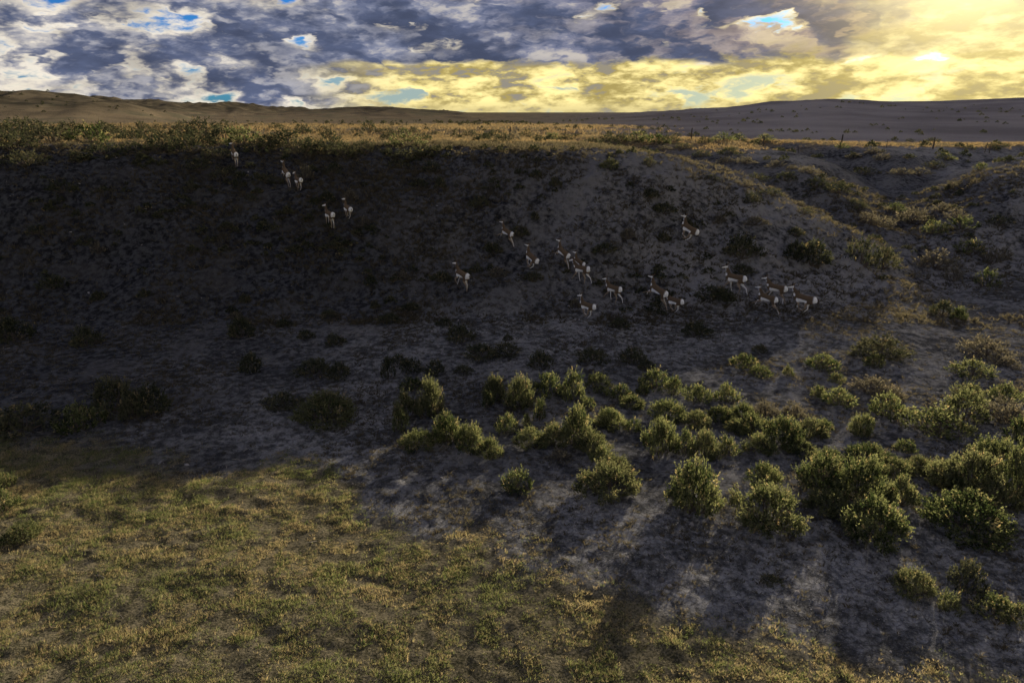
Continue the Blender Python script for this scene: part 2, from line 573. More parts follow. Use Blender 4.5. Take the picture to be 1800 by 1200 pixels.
def place(px, py, tmin=6.0, tmax=2500.0):
    """first point where each sight line through (px, py) meets the terrain"""
    px = np.atleast_1d(np.asarray(px, float)); py = np.atleast_1d(np.asarray(py, float))
    dx, dy, dz = ray(px, py)
    ts = tmin * 1.006 ** np.arange(int(math.log(tmax / tmin) / math.log(1.006)) + 1)
    T = np.repeat(ts[None, :], len(px), 0)
    below = (CAM_Z + dz[:, None] * T) < height(dx[:, None] * T, dy[:, None] * T, False)
    k = np.argmax(below, 1)
    k = np.where(below.any(1), np.maximum(k, 1), len(ts) - 1)
    lo, hi = ts[k - 1], ts[k]
    for _ in range(12):
        mid_ = 0.5 * (lo + hi)
        b = (CAM_Z + dz * mid_) < height(dx * mid_, dy * mid_, False)
        hi = np.where(b, mid_, hi); lo = np.where(b, lo, mid_)
    X, Y = dx * hi, dy * hi
    return X, Y, height(X, Y)


def project(X, Y, Z):
    z = Z - CAM_Z
    dep = Y * CP - z * SP
    up_ = Y * SP + z * CP
    return 900 + FPX * X / dep, 600 - FPX * up_ / dep

# ------------------------------------------------------------------ shrubs
def tube_np(pts, rad, sides=5):
    """vertices and quads of a tapered tube"""
    pts = np.asarray(pts, float)
    n = len(pts)
    d = np.gradient(pts, axis=0)
    d /= np.linalg.norm(d, axis=1)[:, None] + 1e-9
    ref = np.array([0.3, 0.9, 0.1])
    a = np.cross(d, ref); a /= np.linalg.norm(a, axis=1)[:, None] + 1e-9
    b = np.cross(d, a)
    th = np.linspace(0, 2 * math.pi, sides, endpoint=False)
    co = pts[:, None, :] + np.asarray(rad)[:, None, None] * (np.cos(th)[None, :, None] * a[:, None, :] + np.sin(th)[None, :, None] * b[:, None, :])
    i = np.arange(n - 1)[:, None] * sides
    j = np.arange(sides)[None, :]
    k = (j + 1) % sides
    q = np.stack([i + j, i + k, i + sides + k, i + sides + j], -1).reshape(-1, 4)
    return co.reshape(-1, 3), q


def shrub_proto(seed, lobes, shoots, leaves, leaf, spiky, droop=0.0):
    """a unit shrub about 1 wide and 0.62 high: (foliage mesh, stem mesh)"""
    rg = np.random.default_rng(seed)
    LC, LR = [], []
    for i in range(lobes):
        a = 2 * math.pi * (i + rg.uniform(-0.35, 0.35)) / lobes * 1.0
        if i % 5 in (1, 2, 4):
            rr, hz = rg.uniform(0.27, 0.38), rg.uniform(0.06, 0.13)
        elif i % 5 == 3:
            rr, hz = rg.uniform(0.18, 0.28), rg.uniform(0.19, 0.28)
        else:
            rr = rg.uniform(0.0, 0.22)
            hz = rg.uniform(0.24, 0.34)
        LC.append((rr * math.cos(a), rr * math.sin(a), max(hz, 0.09)))
        LR.append(rg.uniform(0.14, 0.21))
    LC, LR = np.array(LC), np.array(LR)
    per = max(1, shoots // lobes)
    V, T = [], []
    tint = []
    stems_co, stems_q, off = [], [], 0
    for li in range(lobes):
        lobe_t = rg.uniform(-0.2, 0.2)
        base = np.array([rg.uniform(-0.05, 0.05), rg.uniform(-0.05, 0.05), -0.02])
        midp = 0.5 * (base + LC[li]) + np.array([rg.uniform(-0.04, 0.04), rg.uniform(-0.04, 0.04), -0.04])
        co, q = tube_np([base, midp, LC[li], LC[li] + (LC[li] - midp) * 0.4], [0.022, 0.015, 0.009, 0.003], 5)
        stems_co.append(co); stems_q.append(q + off); off += len(co)
        for s in range(per):
            d = rg.normal(size=3)
            d[2] = abs(d[2]) * 0.9 - 0.28
            d /= np.linalg.norm(d)
            out = LC[li] * np.array([1, 1, 0.3]); out /= np.linalg.norm(out) + 1e-6
            d = d + 0.4 * out; d /= np.linalg.norm(d)
            tip0 = LC[li] + d * LR[li] * rg.uniform(0.55, 1.1)
            if tip0[2] < 0.02:
                tip0[2] = rg.uniform(0.02, 0.08)
            grow = d * (1 - spiky) + np.array([rg.normal() * 0.25, rg.normal() * 0.25, 1.0]) * spiky
            if LC[li][2] < 0.22:
                grow = grow * np.array([1, 1, 0.75]) + out * 0.45
            grow[2] -= droop
            grow /= np.linalg.norm(grow)
            L = rg.uniform(0.06, 0.20) * (1.35 if rg.random() < 0.16 else 1.0)
            tv = np.clip(rg.normal(0.42 + lobe_t, 0.2), 0, 0.82)
            if rg.random() < 0.06:
                tv = rg.uniform(0.88, 1.0)
            if rg.random() < 0.18:
                co, q = tube_np([LC[li], tip0, tip0 + grow * L * 1.15], [0.005, 0.004, 0.0015], 3)
                stems_co.append(co); stems_q.append(q + off); off += len(co)
            k = leaves
            f = rg.uniform(0.0, 1.0, k)
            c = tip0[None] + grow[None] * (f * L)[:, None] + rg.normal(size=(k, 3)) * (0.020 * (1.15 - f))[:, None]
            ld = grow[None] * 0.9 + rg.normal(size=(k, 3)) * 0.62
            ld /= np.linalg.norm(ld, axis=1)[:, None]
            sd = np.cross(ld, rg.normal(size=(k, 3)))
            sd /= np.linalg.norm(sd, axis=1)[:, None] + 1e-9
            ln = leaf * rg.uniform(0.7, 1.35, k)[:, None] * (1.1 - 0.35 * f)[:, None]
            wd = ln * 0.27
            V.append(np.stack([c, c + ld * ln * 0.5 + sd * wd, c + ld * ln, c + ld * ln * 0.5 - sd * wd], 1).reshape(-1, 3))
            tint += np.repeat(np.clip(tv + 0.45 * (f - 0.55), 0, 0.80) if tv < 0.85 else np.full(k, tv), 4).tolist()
    V = np.concatenate(V)
    V[:, 2] = np.maximum(V[:, 2], 0.0)
    me = mesh_np('foliage', V, np.arange(len(V)).reshape(-1, 4))
    at = me.attributes.new('tint', 'FLOAT', 'POINT')
    at.data.foreach_set('value', np.array(tint, np.float32))
    st = mesh_np('stem', np.concatenate(stems_co), np.concatenate(stems_q))
    st.polygons.foreach_set('use_smooth', np.ones(len(st.polygons), bool))
    return me, st


M_GREEN = leaf_mat('greasewood_leaf', (0.035, 0.050, 0.020), (0.195, 0.202, 0.096), (0.36, 0.28, 0.15), 0.40)
M_SAGE = leaf_mat('sagebrush_leaf', (0.034, 0.041, 0.026), (0.105, 0.106, 0.062), (0.27, 0.21, 0.11), 0.25)
M_GREY = leaf_mat('dry_shrub_leaf', (0.10, 0.090, 0.070), (0.20, 0.175, 0.135), (0.27, 0.22, 0.15), 0.30)
M_STEM, t, o = material('shrub_stem')
surf(o, diffuse(mixc(noise(position(), 25.0, 3), (0.06, 0.048, 0.038), (0.17, 0.14, 0.115))))

LOD = {}
for lod, (sh, lv, lf, nvar) in {'near': (540, 13, 0.040, 7), 'mid': (250, 9, 0.056, 7), 'far': (120, 8, 0.062, 6)}.items():
    for kind, (spk, mt) in {'green': (0.62, M_GREEN), 'sage': (0.45, M_SAGE), 'grey': (0.30, M_GREY)}.items():
        vs = []
        for k in range(nvar if kind != 'grey' else 4):
            f, s_ = shrub_proto(1000 + k * 31 + len(LOD) * 977, 10 + (k * 5) % 6, sh, lv, lf, spk)
            f.materials.append(mt); s_.materials.append(M_STEM)
            vs.append((f, s_))
        LOD[lod, kind] = vs

SHRUBS = []   # (X, Y, Z, width, height, kind, zone)


PEND = []


def add_px(px, py, w, h, kind, zone):
    PEND.append((px, py, w, h, kind, zone))


def settle():
    """shrubs whose base spans w pixels about px and whose foot is seen at py"""
    a = np.array([p[:4] for p in PEND], float)
    X, Y, Z = place(a[:, 0], a[:, 1])
    dist = np.sqrt(X ** 2 + Y ** 2 + (CAM_Z - Z) ** 2)
    dep = np.arcsin((CAM_Z - Z) / dist)
    wm = a[:, 2] * dist / FPX
    hm = np.maximum(0.42 * wm, (a[:, 3] * dist / FPX - 0.62 * wm * np.sin(dep)) / np.cos(dep))
    k = 1 + 0.42 * wm / np.maximum(np.hypot(X, Y), 1)
    x, y = X * k, Y * k
    z = height(x, y)
    for i, p in enumerate(PEND):
        SHRUBS.append((float(x[i]), float(y[i]), float(z[i]), wm[i] * (0.96 if p[5] in ('crest', 'gully') else 0.84), hm[i] * (0.90 if p[5] in ('crest', 'gully') else 0.98), 'sage' if p[5] == 'crest' and i % 3 else p[4], p[5]))
    PEND.clear()


# the thicket on the flat, back to front, and the loose bushes round it: (x, foot y, width, height) in the photograph
THICKET = [
 (683,671,30,46,'sage'),(722,660,52,36,'sage'),(765,665,40,38,'sage'),(728,693,56,34,'green'),(700,645,40,26,'sage'),
 (810,610,62,46,'sage'),(845,640,70,34,'sage'),(890,632,56,30,'sage'),(950,652,46,44,'sage'),(893,602,24,18,'sage'),(815,662,40,24,'sage'),
 (1040,645,62,40,'sage'),(1108,645,56,38,'sage'),(1135,655,36,26,'sage'),
 (868,712,52,58,'green'),(912,728,56,74,'green'),(858,722,26,36,'green'),
 (962,706,62,58,'green'),(1003,712,52,70,'green'),(1032,725,38,34,'green'),(1050,694,56,46,'green'),
 (1090,706,48,38,'green'),(1110,724,54,36,'green'),(1150,690,58,50,'green'),(1184,698,40,44,'green'),(1128,696,26,26,'green'),
 (1226,712,54,44,'green'),(1276,712,42,46,'green'),
 (716,742,52,66,'green'),(756,742,56,88,'green'),(704,765,34,52,'green'),
 (733,797,70,48,'green'),(788,786,62,70,'green'),(826,800,62,66,'green'),(862,812,54,52,'green'),
 (948,742,24,48,'green'),(890,766,44,46,'green'),(926,752,20,30,'green'),
 (932,796,62,52,'green'),(972,792,60,56,'green'),(1012,790,60,86,'green'),(1040,806,66,54,'green'),(982,820,54,34,'grey'),
 (1072,758,62,52,'green'),(1112,762,34,32,'green'),(1172,748,68,52,'green'),(1222,760,56,42,'green'),(1266,748,54,36,'green'),
 (1160,806,66,86,'green'),(1202,806,50,60,'green'),(1236,814,56,64,'green'),(1276,808,48,46,'green'),(1318,772,80,44,'green'),
 (1374,792,70,66,'green'),(1335,806,60,46,'green'),(1305,744,48,40,'green'),(1345,735,44,34,'grey'),(1295,765,50,34,'green'),
 (1056,818,42,40,'green'),(1395,738,44,36,'grey'),(1425,775,50,44,'green'),(1405,805,60,36,'green'),
 (1440,702,32,28,'green'),(1472,722,60,44,'green'),(1530,700,70,44,'grey'),(1566,708,40,30,'grey'),
 (1558,744,58,54,'green'),(1512,772,46,46,'green'),(1690,748,66,64,'green'),(1705,706,56,34,'green'),(1764,712,48,38,'green'),
 (1642,778,104,60,'green'),(1765,755,70,50,'grey'),(1795,790,60,56,'green'),(1452,820,50,38,'green'),(1520,828,76,50,'green'),
 (1445,765,40,34,'green'),(1590,800,40,30,'green'),
 (1068,890,118,88,'green'),(1078,838,62,50,'green'),(1216,918,96,112,'green'),(1345,955,142,112,'green'),(1342,862,64,56,'green'),
 (1440,880,90,86,'green'),(1505,892,90,96,'green'),(1455,915,90,50,'green'),(1580,900,56,64,'green'),(1572,848,66,46,'green'),
 (1532,975,106,106,'green'),(1690,962,150,96,'green'),(1655,862,70,56,'green'),(1700,880,90,84,'green'),(1745,900,70,60,'green'),
 (1740,830,80,64,'green'),(1786,885,66,92,'green'),(1615,835,50,36,'green'),(1460,855,56,40,'grey'),
]
for a in THICKET:
    add_px(*a, 'thicket')
LOOSE = [
 (575,756,122,76,'green'),(500,728,72,36,'sage'),(552,668,66,44,'sage'),(597,672,50,42,'sage'),(443,658,44,44,'sage'),
 (146,766,72,60,'green'),(46,770,92,42,'sage'),(4,762,40,30,'green'),(207,738,78,72,'sage'),(270,736,66,62,'sage'),(238,742,50,46,'sage'),
 (910,872,58,56,'green'),(1355,1034,38,24,'sage'),(1600,1062,64,58,'green'),(1690,1052,56,64,'sage'),(1664,1082,34,42,'green'),
 (1740,1098,60,50,'green'),(1780,1110,50,44,'green'),(44,956,58,20,'green'),(6,862,34,38,'green'),(4,906,44,46,'green'),
 (26,608,58,46,'sage'),(153,614,46,42,'sage'),(425,598,50,48,'sage'),(538,600,32,24,'sage'),(590,610,40,28,'sage'),
]
for a in LOOSE:
    add_px(*a, 'flat')
RIGHT = [
 (1306,654,52,38,'green'),(1335,622,28,20,'sage'),(1336,668,44,28,'green'),(1384,664,24,24,'green'),(1445,656,56,36,'green'),
 (1470,678,32,26,'green'),(1545,642,92,40,'sage'),(1534,650,36,30,'green'),(1728,636,74,30,'grey'),(1704,670,62,38,'green'),
 (1768,650,40,24,'grey'),(1654,562,44,32,'sage'),(1684,566,28,26,'green'),(1510,478,62,58,'sage'),(1550,476,44,46,'sage'),
 (1640,486,70,40,'grey'),(1700,462,54,30,'green'),(1738,470,30,28,'grey'),(1758,462,30,24,'grey'),(1732,508,34,36,'green'),(1674,500,28,30,'grey'),
 (1424,484,66,50,'sage'),(1395,470,40,36,'sage'),(1300,478,76,52,'sage'),(1252,544,64,36,'sage'),(1222,596,52,36,'sage'),(1272,540,40,28,'sage'),
 (1600,402,56,30,'grey'),(1550,398,48,26,'grey'),(1640,418,40,26,'green'),(1690,408,46,26,'green'),(1680,392,40,22,'grey'),(1525,400,40,24,'grey'),
 (1575,372,30,18,'green'),(1655,378,34,18,'grey'),(1505,372,36,22,'sage'),(1755,404,36,20,'sage'),
]
for a in RIGHT:
    add_px(*a, 'gully mouth')
CREST = [
 (18,246,60,34,'green'),(40,232,54,26,'sage'),(92,252,66,36,'sage'),(62,240,40,26,'green'),(124,240,40,28,'green'),(158,252,60,36,'green'),(200,246,60,28,'grey'),
 (182,236,40,22,'grey'),(232,250,40,24,'sage'),(262,246,44,22,'sage'),(300,252,60,30,'sage'),(340,256,64,36,'sage'),(360,240,50,36,'green'),(398,256,70,44,'green'),
 (428,262,60,40,'green'),(455,272,50,36,'green'),(480,262,50,30,'sage'),(506,262,64,36,'sage'),(536,280,56,36,'green'),(560,270,44,30,'grey'),(584,276,56,36,'sage'),
 (612,284,60,34,'grey'),(640,276,50,30,'grey'),(712,262,66,28,'green'),(742,250,34,20,'sage'),(690,284,50,24,'sage'),(732,292,60,30,'sage'),(700,300,44,24,'sage'),
 (385,290,44,24,'sage'),(330,275,60,34,'sage'),(285,270,50,34,'sage'),(240,272,50,24,'green'),(30,270,66,30,'sage'),(5,262,40,30,'sage'),(50,302,46,28,'sage'),
 (182,275,46,26,'sage'),(355,312,52,26,'sage'),(470,330,44,22,'sage'),(585,312,40,22,'sage'),
 (250,230,22,18,'sage'),(276,230,18,12,'grey'),(298,228,24,14,'grey'),(320,232,30,22,'grey'),(486,228,26,12,'sage'),(570,228,16,8,'sage'),
 (648,234,24,26,'green'),(626,234,16,10,'grey'),(668,234,18,10,'sage'),(684,238,22,16,'green'),(684,250,26,20,'grey'),(710,236,22,14,'green'),(728,236,18,15,'green'),
 (765,238,16,10,'grey'),(532,236,26,20,'sage'),(580,246,30,22,'grey'),
 (826,242,24,18,'green'),(852,250,22,18,'sage'),(866,246,26,20,'green'),(884,252,32,24,'green'),(902,250,24,22,'grey'),(924,242,22,14,'green'),(945,248,26,14,'grey'),
 (972,248,30,16,'green'),(994,250,26,16,'green'),(1012,242,16,9,'green'),(1040,254,34,16,'sage'),(1068,256,34,20,'sage'),(1095,252,30,20,'sage'),
 (1070,302,34,24,'green'),(1140,292,22,24,'green'),(942,320,22,20,'green'),(832,285,18,14,'grey'),(1142,360,28,22,'grey'),(1396,428,30,20,'green'),
 (1326,408,40,14,'grey'),(760,305,34,24,'sage'),(1250,322,26,10,'grey'),
]
for a in CREST:
    add_px(*a, 'crest')
BEYOND = [
 (1120,254,44,24,'green'),(1150,258,52,22,'green'),(1175,252,40,18,'sage'),(1190,240,14,8,'sage'),(1240,254,24,16,'sage'),(1272,250,40,18,'green'),(1296,250,28,15,'green'),
 (1308,252,10,8,'sage'),(1345,252,34,10,'green'),(1214,240,12,8,'sage'),(1640,252,22,9,'sage'),(1702,264,16,9,'sage'),(1752,262,26,8,'sage'),(1660,286,28,14,'green'),(1725,300,24,14,'green'),
 (1550,286,26,14,'grey'),(1535,274,28,10,'grey'),(1480,264,20,12,'green'),(1600,250,14,6,'sage'),(1290,268,18,12,'grey'),(1166,268,26,12,'grey'),(1200,266,30,14,'sage'),
 (1232,280,30,16,'sage'),(1280,278,36,18,'sage'),(1310,292,34,16,'grey'),(1276,292,30,14,'grey'),(1362,298,30,14,'grey'),(1392,300,18,10,'grey'),(1420,312,32,14,'grey'),
 (1330,318,36,16,'sage'),(1380,330,40,20,'sage'),(1430,345,44,22,'sage'),(1470,352,40,24,'sage'),(1308,334,26,12,'grey'),(1356,350,34,18,'sage'),(1412,378,30,16,'sage'),
 (1400,356,26,12,'grey'),(1500,284,24,10,'grey'),(1580,314,30,14,'grey'),(1612,312,34,16,'grey'),(1640,300,28,16,'sage'),(1675,330,30,10,'grey'),(1520,310,34,16,'sage'),(1770,288,24,12,'sage'),
]
for a in BEYOND:
    add_px(*a, 'gully')
rs = random.Random(7)
settle()
# low clumps scattered over the shaded face of the bluff
px = np.array([rs.uniform(20, 1330) for _ in range(300)])
py = np.array([rs.uniform(318, 585) for _ in range(300)])
X, Y, Z = place(px, py)
taken = [(b[0], b[1]) for b in SHRUBS]
for i in range(300):
    if len(PEND) >= 46:
        break
    if (px[i] < 380 and rs.random() < 0.6) or any((X[i] - q[0]) ** 2 + (Y[i] - q[1]) ** 2 < 1.3 ** 2 for q in taken):
        continue
    taken.append((X[i], Y[i]))
    add_px(px[i], py[i], rs.uniform(22, 48), rs.uniform(14, 26), rs.choice(['sage', 'sage', 'sage', 'grey']), 'slope')
settle()
print('shrubs', len(SHRUBS))

ORD = ['first', 'second', 'third', 'fourth', 'fifth', 'sixth', 'seventh', 'eighth', 'ninth', 'tenth', 'eleventh', 'twelfth', 'thirteenth',
       'fourteenth', 'fifteenth', 'sixteenth', 'seventeenth', 'eighteenth', 'nineteenth', 'twentieth']
LOOKS = {'green': ['yellow-green bushy', 'sunlit olive-green'], 'sage': ['dark grey-green', 'shadowy dark green'], 'grey': ['dry greyish', 'pale dry']}
WHERE = {
 'thicket': ['in the far row of the sunlit thicket', 'in the second row of the sunlit thicket', 'in the third row of the sunlit thicket',
             'in the fourth row of the sunlit thicket', 'in the fifth row of the sunlit thicket', 'in the nearest row of the sunlit thicket'],
 'flat': ['at the shaded foot of the bluff', 'loose on the shaded flat before the bluff', 'alone on the clay near the turf'],
 'gully mouth': ['on the valley floor where the gully opens', 'in the gully mouth below the spur', 'along the open clay beside the gully mouth'],
 'crest': ['along the golden grass behind the bluff edge', 'in the row along the bluff edge', 'in the shade just under the bluff edge', 'high on the bluff face'],
 'gully': ['by the fence beyond the gully', 'on the upper bank of the gully', 'on the dark inner bank of the gully'],
 'slope': ['high on the shaded bluff face', 'midway up the shaded bluff face', 'low on the shaded bluff face'],
}
GROUP = {'thicket': 'shrubs of the sunlit thicket', 'flat': 'loose shrubs on the flat', 'gully mouth': 'shrubs at the gully mouth',
         'crest': 'shrubs along the bluff edge', 'gully': 'shrubs in and beyond the gully', 'slope': 'low shrubs on the bluff face'}
rows = {}
for zone in WHERE:
    L = sorted([b for b in SHRUBS if b[6] == zone], key=lambda b: -b[1])
    n = len(WHERE[zone])
    for k in range(n):
        part = sorted(L[len(L) * k // n:len(L) * (k + 1) // n], key=lambda b: float(project(b[0], b[1], b[2])[0]))
        for j, b in enumerate(part):
            big = b[3] > 1.25 * sorted(q[3] for q in part)[len(part) // 2]
            small = b[3] < 0.7 * sorted(q[3] for q in part)[len(part) // 2]
            size = 'large ' if big else ('small ' if small else '')
            look = LOOKS[b[5]][0]
            rows[b] = f"{size}{look} shrub {WHERE[zone][k]}, {ORD[j]} from the left" if j < len(ORD) else f"{size}{look} shrub {WHERE[zone][k]}, {ORD[len(part) - 1 - j]} from the right"

for i, b in enumerate(SHRUBS):
    x, y, z, w, h, kind, zone = b
    d = math.hypot(x, y)
    lod = 'near' if d < 24 and w > 0.8 else ('mid' if d < 45 else 'far')
    f, s_ = rs.choice(LOD[lod, kind])
    e = bpy.data.objects.new('shrub', None)
    e.empty_display_size = 0.2
    COL.objects.link(e)
    e.location = (x, y, z - 0.03)
    e.rotation_euler = (rs.uniform(-0.08, 0.08), rs.uniform(-0.08, 0.08), rs.uniform(0, 6.28))
    e.scale = (w * rs.uniform(0.95, 1.1), w * rs.uniform(0.9, 1.05), h / 0.60)
    e['label'] = rows[b]
    e['category'] = 'shrub'
    e['group'] = GROUP[zone]
    obj('foliage', f, e)
    obj('stem', s_, e)

# ------------------------------------------------------------------ grass and far scrub (stuff nobody could count)
def tuft_proto(seed, blades, spread, hgt, wid, lean):
    rg = np.random.default_rng(seed)
    V, tint = [], []
    for i in range(blades):
        a = rg.uniform(0, 6.283); r = spread * math.sqrt(rg.uniform(0, 1))
        b = np.array([r * math.cos(a), r * math.sin(a), -0.01])
        a2 = a + rg.normal() * 0.8
        d = np.array([math.cos(a2) * lean * rg.uniform(0.3, 1.4), math.sin(a2) * lean * rg.uniform(0.3, 1.4), 1.0])
        d /= np.linalg.norm(d)
        L = hgt * rg.uniform(0.55, 1.25)
        s = np.cross(d, np.array([math.cos(a2 + 1.2), math.sin(a2 + 1.2), 0.2])); s /= np.linalg.norm(s)
        bend = np.array([d[0], d[1], -0.25]) * L * rg.uniform(0.1, 0.5)
        m_ = b + d * L * 0.55
        tip = b + d * L + bend
        V += [b - s * wid * 0.5, b + s * wid * 0.5, m_ + s * wid * 0.4, m_ - s * wid * 0.4, m_ - s * wid * 0.4, m_ + s * wid * 0.4, tip + s * wid * 0.08, tip - s * wid * 0.08]
        tint += [float(np.clip(rg.normal(0.45, 0.24), 0, 1))] * 8
    me = mesh_np('tuft', np.array(V), np.arange(len(V)).reshape(-1, 4))
    at = me.attributes.new('tint', 'FLOAT', 'POINT')
    at.data.foreach_set('value', np.array(tint, np.float32))
    return me


def scatter(name, pts, scl, protos, mat, seed, label=None, category=None, tilt=0.25):
    """one object whose points each carry one of the little plants in protos"""
    rg = np.random.default_rng(seed)
    n = len(pts)
    me = bpy.data.meshes.new(name)
    me.vertices.add(n)
    me.vertices.foreach_set('co', np.asarray(pts, np.float32).ravel())
    for nm, ty, key, arr in (('rot', 'FLOAT_VECTOR', 'vector', np.stack([rg.normal(0, tilt, n), rg.normal(0, tilt, n), rg.uniform(0, 6.283, n)], -1)),
                             ('siz', 'FLOAT', 'value', scl), ('var', 'INT', 'value', rg.integers(0, len(protos), n))):
        a = me.attributes.new(nm, ty, 'POINT')
        a.data.foreach_set(key, np.asarray(arr, np.int32 if ty == 'INT' else np.float32).ravel())
    o = obj(name, me, kind='stuff')
    if label:
        o['label'] = label
        o['category'] = category
    ng = bpy.data.node_groups.new(name, 'GeometryNodeTree')
    ng.interface.new_socket('Geometry', in_out='INPUT', socket_type='NodeSocketGeometry')
    ng.interface.new_socket('Geometry', in_out='OUTPUT', socket_type='NodeSocketGeometry')
    N, Lk = ng.nodes, ng.links
    gi, go = N.new('NodeGroupInput'), N.new('NodeGroupOutput')
    inst = N.new('GeometryNodeInstanceOnPoints')
    toi = N.new('GeometryNodeGeometryToInstance')
    for k, p in enumerate(reversed(protos)):
        po = bpy.data.objects.new('tuft_source', p)
        if not p.materials:
            p.materials.append(mat)
        oi = N.new('GeometryNodeObjectInfo')
        oi.inputs['Object'].default_value = po
        Lk.new(oi.outputs['Geometry'], toi.inputs[0])

    def na(nm, ty):
        x = N.new('GeometryNodeInputNamedAttribute')
        x.data_type = ty
        x.inputs['Name'].default_value = nm
        return x.outputs[0]
    m2p = N.new('GeometryNodeMeshToPoints')
    Lk.new(gi.outputs[0], m2p.inputs['Mesh'])
    Lk.new(m2p.outputs[0], inst.inputs['Points'])
    Lk.new(toi.outputs[0], inst.inputs['Instance'])
    inst.inputs['Pick Instance'].default_value = True
    Lk.new(na('var', 'INT'), inst.inputs['Instance Index'])
    Lk.new(na('rot', 'FLOAT_VECTOR'), inst.inputs['Rotation'])
    Lk.new(na('siz', 'FLOAT'), inst.inputs['Scale'])
    Lk.new(inst.outputs[0], go.inputs[0])
    md = o.modifiers.new('scatter', 'NODES')
    md.node_group = ng
    return o


M_TURF = leaf_mat('turf_blade', (0.090, 0.125, 0.042), (0.265, 0.255, 0.125), (0.52, 0.44, 0.30), 0.42, (0.45, (0.36, 0.285, 0.17)))
M_BUNCH = leaf_mat('bunchgrass_blade', (0.070, 0.060, 0.042), (0.13, 0.108, 0.075), (0.22, 0.18, 0.13), 0.35)
M_UPLAND = leaf_mat('upland_grass_blade', (0.17, 0.120, 0.068), (0.29, 0.205, 0.115), (0.40, 0.30, 0.18), 0.42, (0.12, (0.12, 0.10, 0.075)))
rg = np.random.default_rng(5)


def fan_points(n, y0, y1, half, power=1.0):
    """points spread over the fan of country between y0 and y1 metres out"""
    u = rg.uniform(0, 1, n * 3)
    y = np.sqrt(y0 ** 2 + u * (y1 ** 2 - y0 ** 2)) if power == 1.0 else y0 + (y1 - y0) * u ** power
    x = rg.uniform(-1, 1, n * 3) * (half * y + 4)
    return x, y


# turf
x, y = fan_points(110000, 7.0, 24.0, 0.95)
t_, c_, d_, s_ = masks(x, y)
clump = fbm(x / 0.45, y / 0.45, 2, 201)
keep = rg.uniform(0, 1, len(x)) < t_ * np.clip(0.74 + clump * 2.4 + 0.5 * fbm(x / 2.2, y / 2.2, 3, 204), 0.03, 1)
x, y = x[keep][:190000], y[keep][:190000]
z = height(x, y)
sc_ = 0.85 * rg.uniform(0.5, 1.3, len(x)) * (1 + 0.9 * np.clip(fbm(x / 0.7, y / 0.7, 2, 203), -0.5, 0.7))
turf_p = [tuft_proto(300 + k, 10, 0.05, 0.070, 0.007, 0.5) for k in range(6)]
scatter('turf_grass', np.stack([x, y, z], -1), sc_, turf_p, M_TURF, 1, 'short green and golden turf grass in the near left', 'grass')
# bunches on the clay and the bluff
x, y = fan_points(16000, 9.0, 36.0, 0.95)
t_, c_, d_, s_ = masks(x, y)
keep = rg.uniform(0, 1, len(x)) < (1 - t_) * np.clip(0.25 + 1.6 * fbm(x / 2.5, y / 2.5, 3, 205), 0.04, 1)
x1, y1 = x[keep], y[keep]
x, y = fan_points(30000, 33.0, 62.0, 0.95)
t_, c_, d_, s_ = masks(x, y)
keep = rg.uniform(0, 1, len(x)) < np.clip(0.55 + 1.2 * fbm(x / 3.0, y / 3.0, 3, 206), 0.08, 1) * (1 - d_ * 0.6) * (1 - 0.6 * sstep(x, -6, 14)) * (0.5 + 0.5 * sstep(x, -25, -5))
x2, y2 = x[keep], y[keep]
x, y = np.concatenate([x1, x2]), np.concatenate([y1, y2])
sc_ = np.concatenate([rg.uniform(0.35, 0.8, len(x1)), rg.uniform(0.7, 1.7, len(x2))])
bun_p = [tuft_proto(400 + k, 14, 0.07, 0.17, 0.016, 0.8) for k in range(5)]
scatter('dry_grass', np.stack([x, y, height(x, y)], -1), sc_, bun_p, M_BUNCH, 2, 'dry bunchgrass dotted over the clay and the shaded bluff', 'grass')
# the uplands
x, y = fan_points(26000, 46.0, 105.0, 0.95)
t_, c_, d_, s_ = masks(x, y)
keep = rg.uniform(0, 1, len(x)) < d_ * np.clip(0.6 + 1.1 * fbm(x / 6.0, y / 3.0, 3, 207), 0.1, 1)
x1, y1 = x[keep], y[keep]
x, y = fan_points(9000, 105.0, 240.0, 0.95)
keep = rg.uniform(0, 1, len(x)) < np.clip(0.5 + 1.2 * fbm(x / 14.0, y / 7.0, 3, 208), 0.05, 1) * (1 - sstep(x / y, 0.05, 0.25))
x2, y2 = x[keep], y[keep]
x, y = np.concatenate([x1, x2]), np.concatenate([y1, y2])
sc_ = np.concatenate([rg.uniform(0.7, 1.6, len(x1)), rg.uniform(1.6, 3.2, len(x2))])
up_p = [tuft_proto(500 + k, 14, 0.12, 0.20, 0.022, 0.6) for k in range(5)]
scatter('upland_grass', np.stack([x, y, height(x, y)], -1), sc_, up_p, M_UPLAND, 3, 'golden backlit grass on the upland behind the bluff', 'grass')
# scrub too far and too small to tell apart
x, y = fan_points(1100, 62.0, 420.0, 0.85, 1.6)
den = np.clip(0.15 + 1.5 * fbm(x / 40.0, y / 22.0, 4, 209), 0.02, 1)
keep = rg.uniform(0, 1, len(x)) < den
x3, y3 = fan_points(2600, 33.0, 62.0, 0.9)
t_, c_, d_, s_ = masks(x3, y3)
kp = rg.uniform(0, 1, len(x3)) < np.clip(-0.05 + 1.5 * fbm(x3 / 4.0, y3 / 2.2, 3, 211), 0.02, 0.6) * sstep(s_, 0.0, 0.15) * (1 - 0.5 * sstep(x3, 5, 20)) * (1 - sstep(s_, 0.85, 1.0) * (x3 < 8))
x3, y3 = x3[kp], y3[kp]
x, y = np.concatenate([x[keep], x3]), np.concatenate([y[keep], y3])
scrub = []
for k in range(4):
    f, st = shrub_proto(2200 + k, 7, 42, 6, 0.16, 0.4)
    f.materials.append(M_SAGE)
    scrub.append(f)
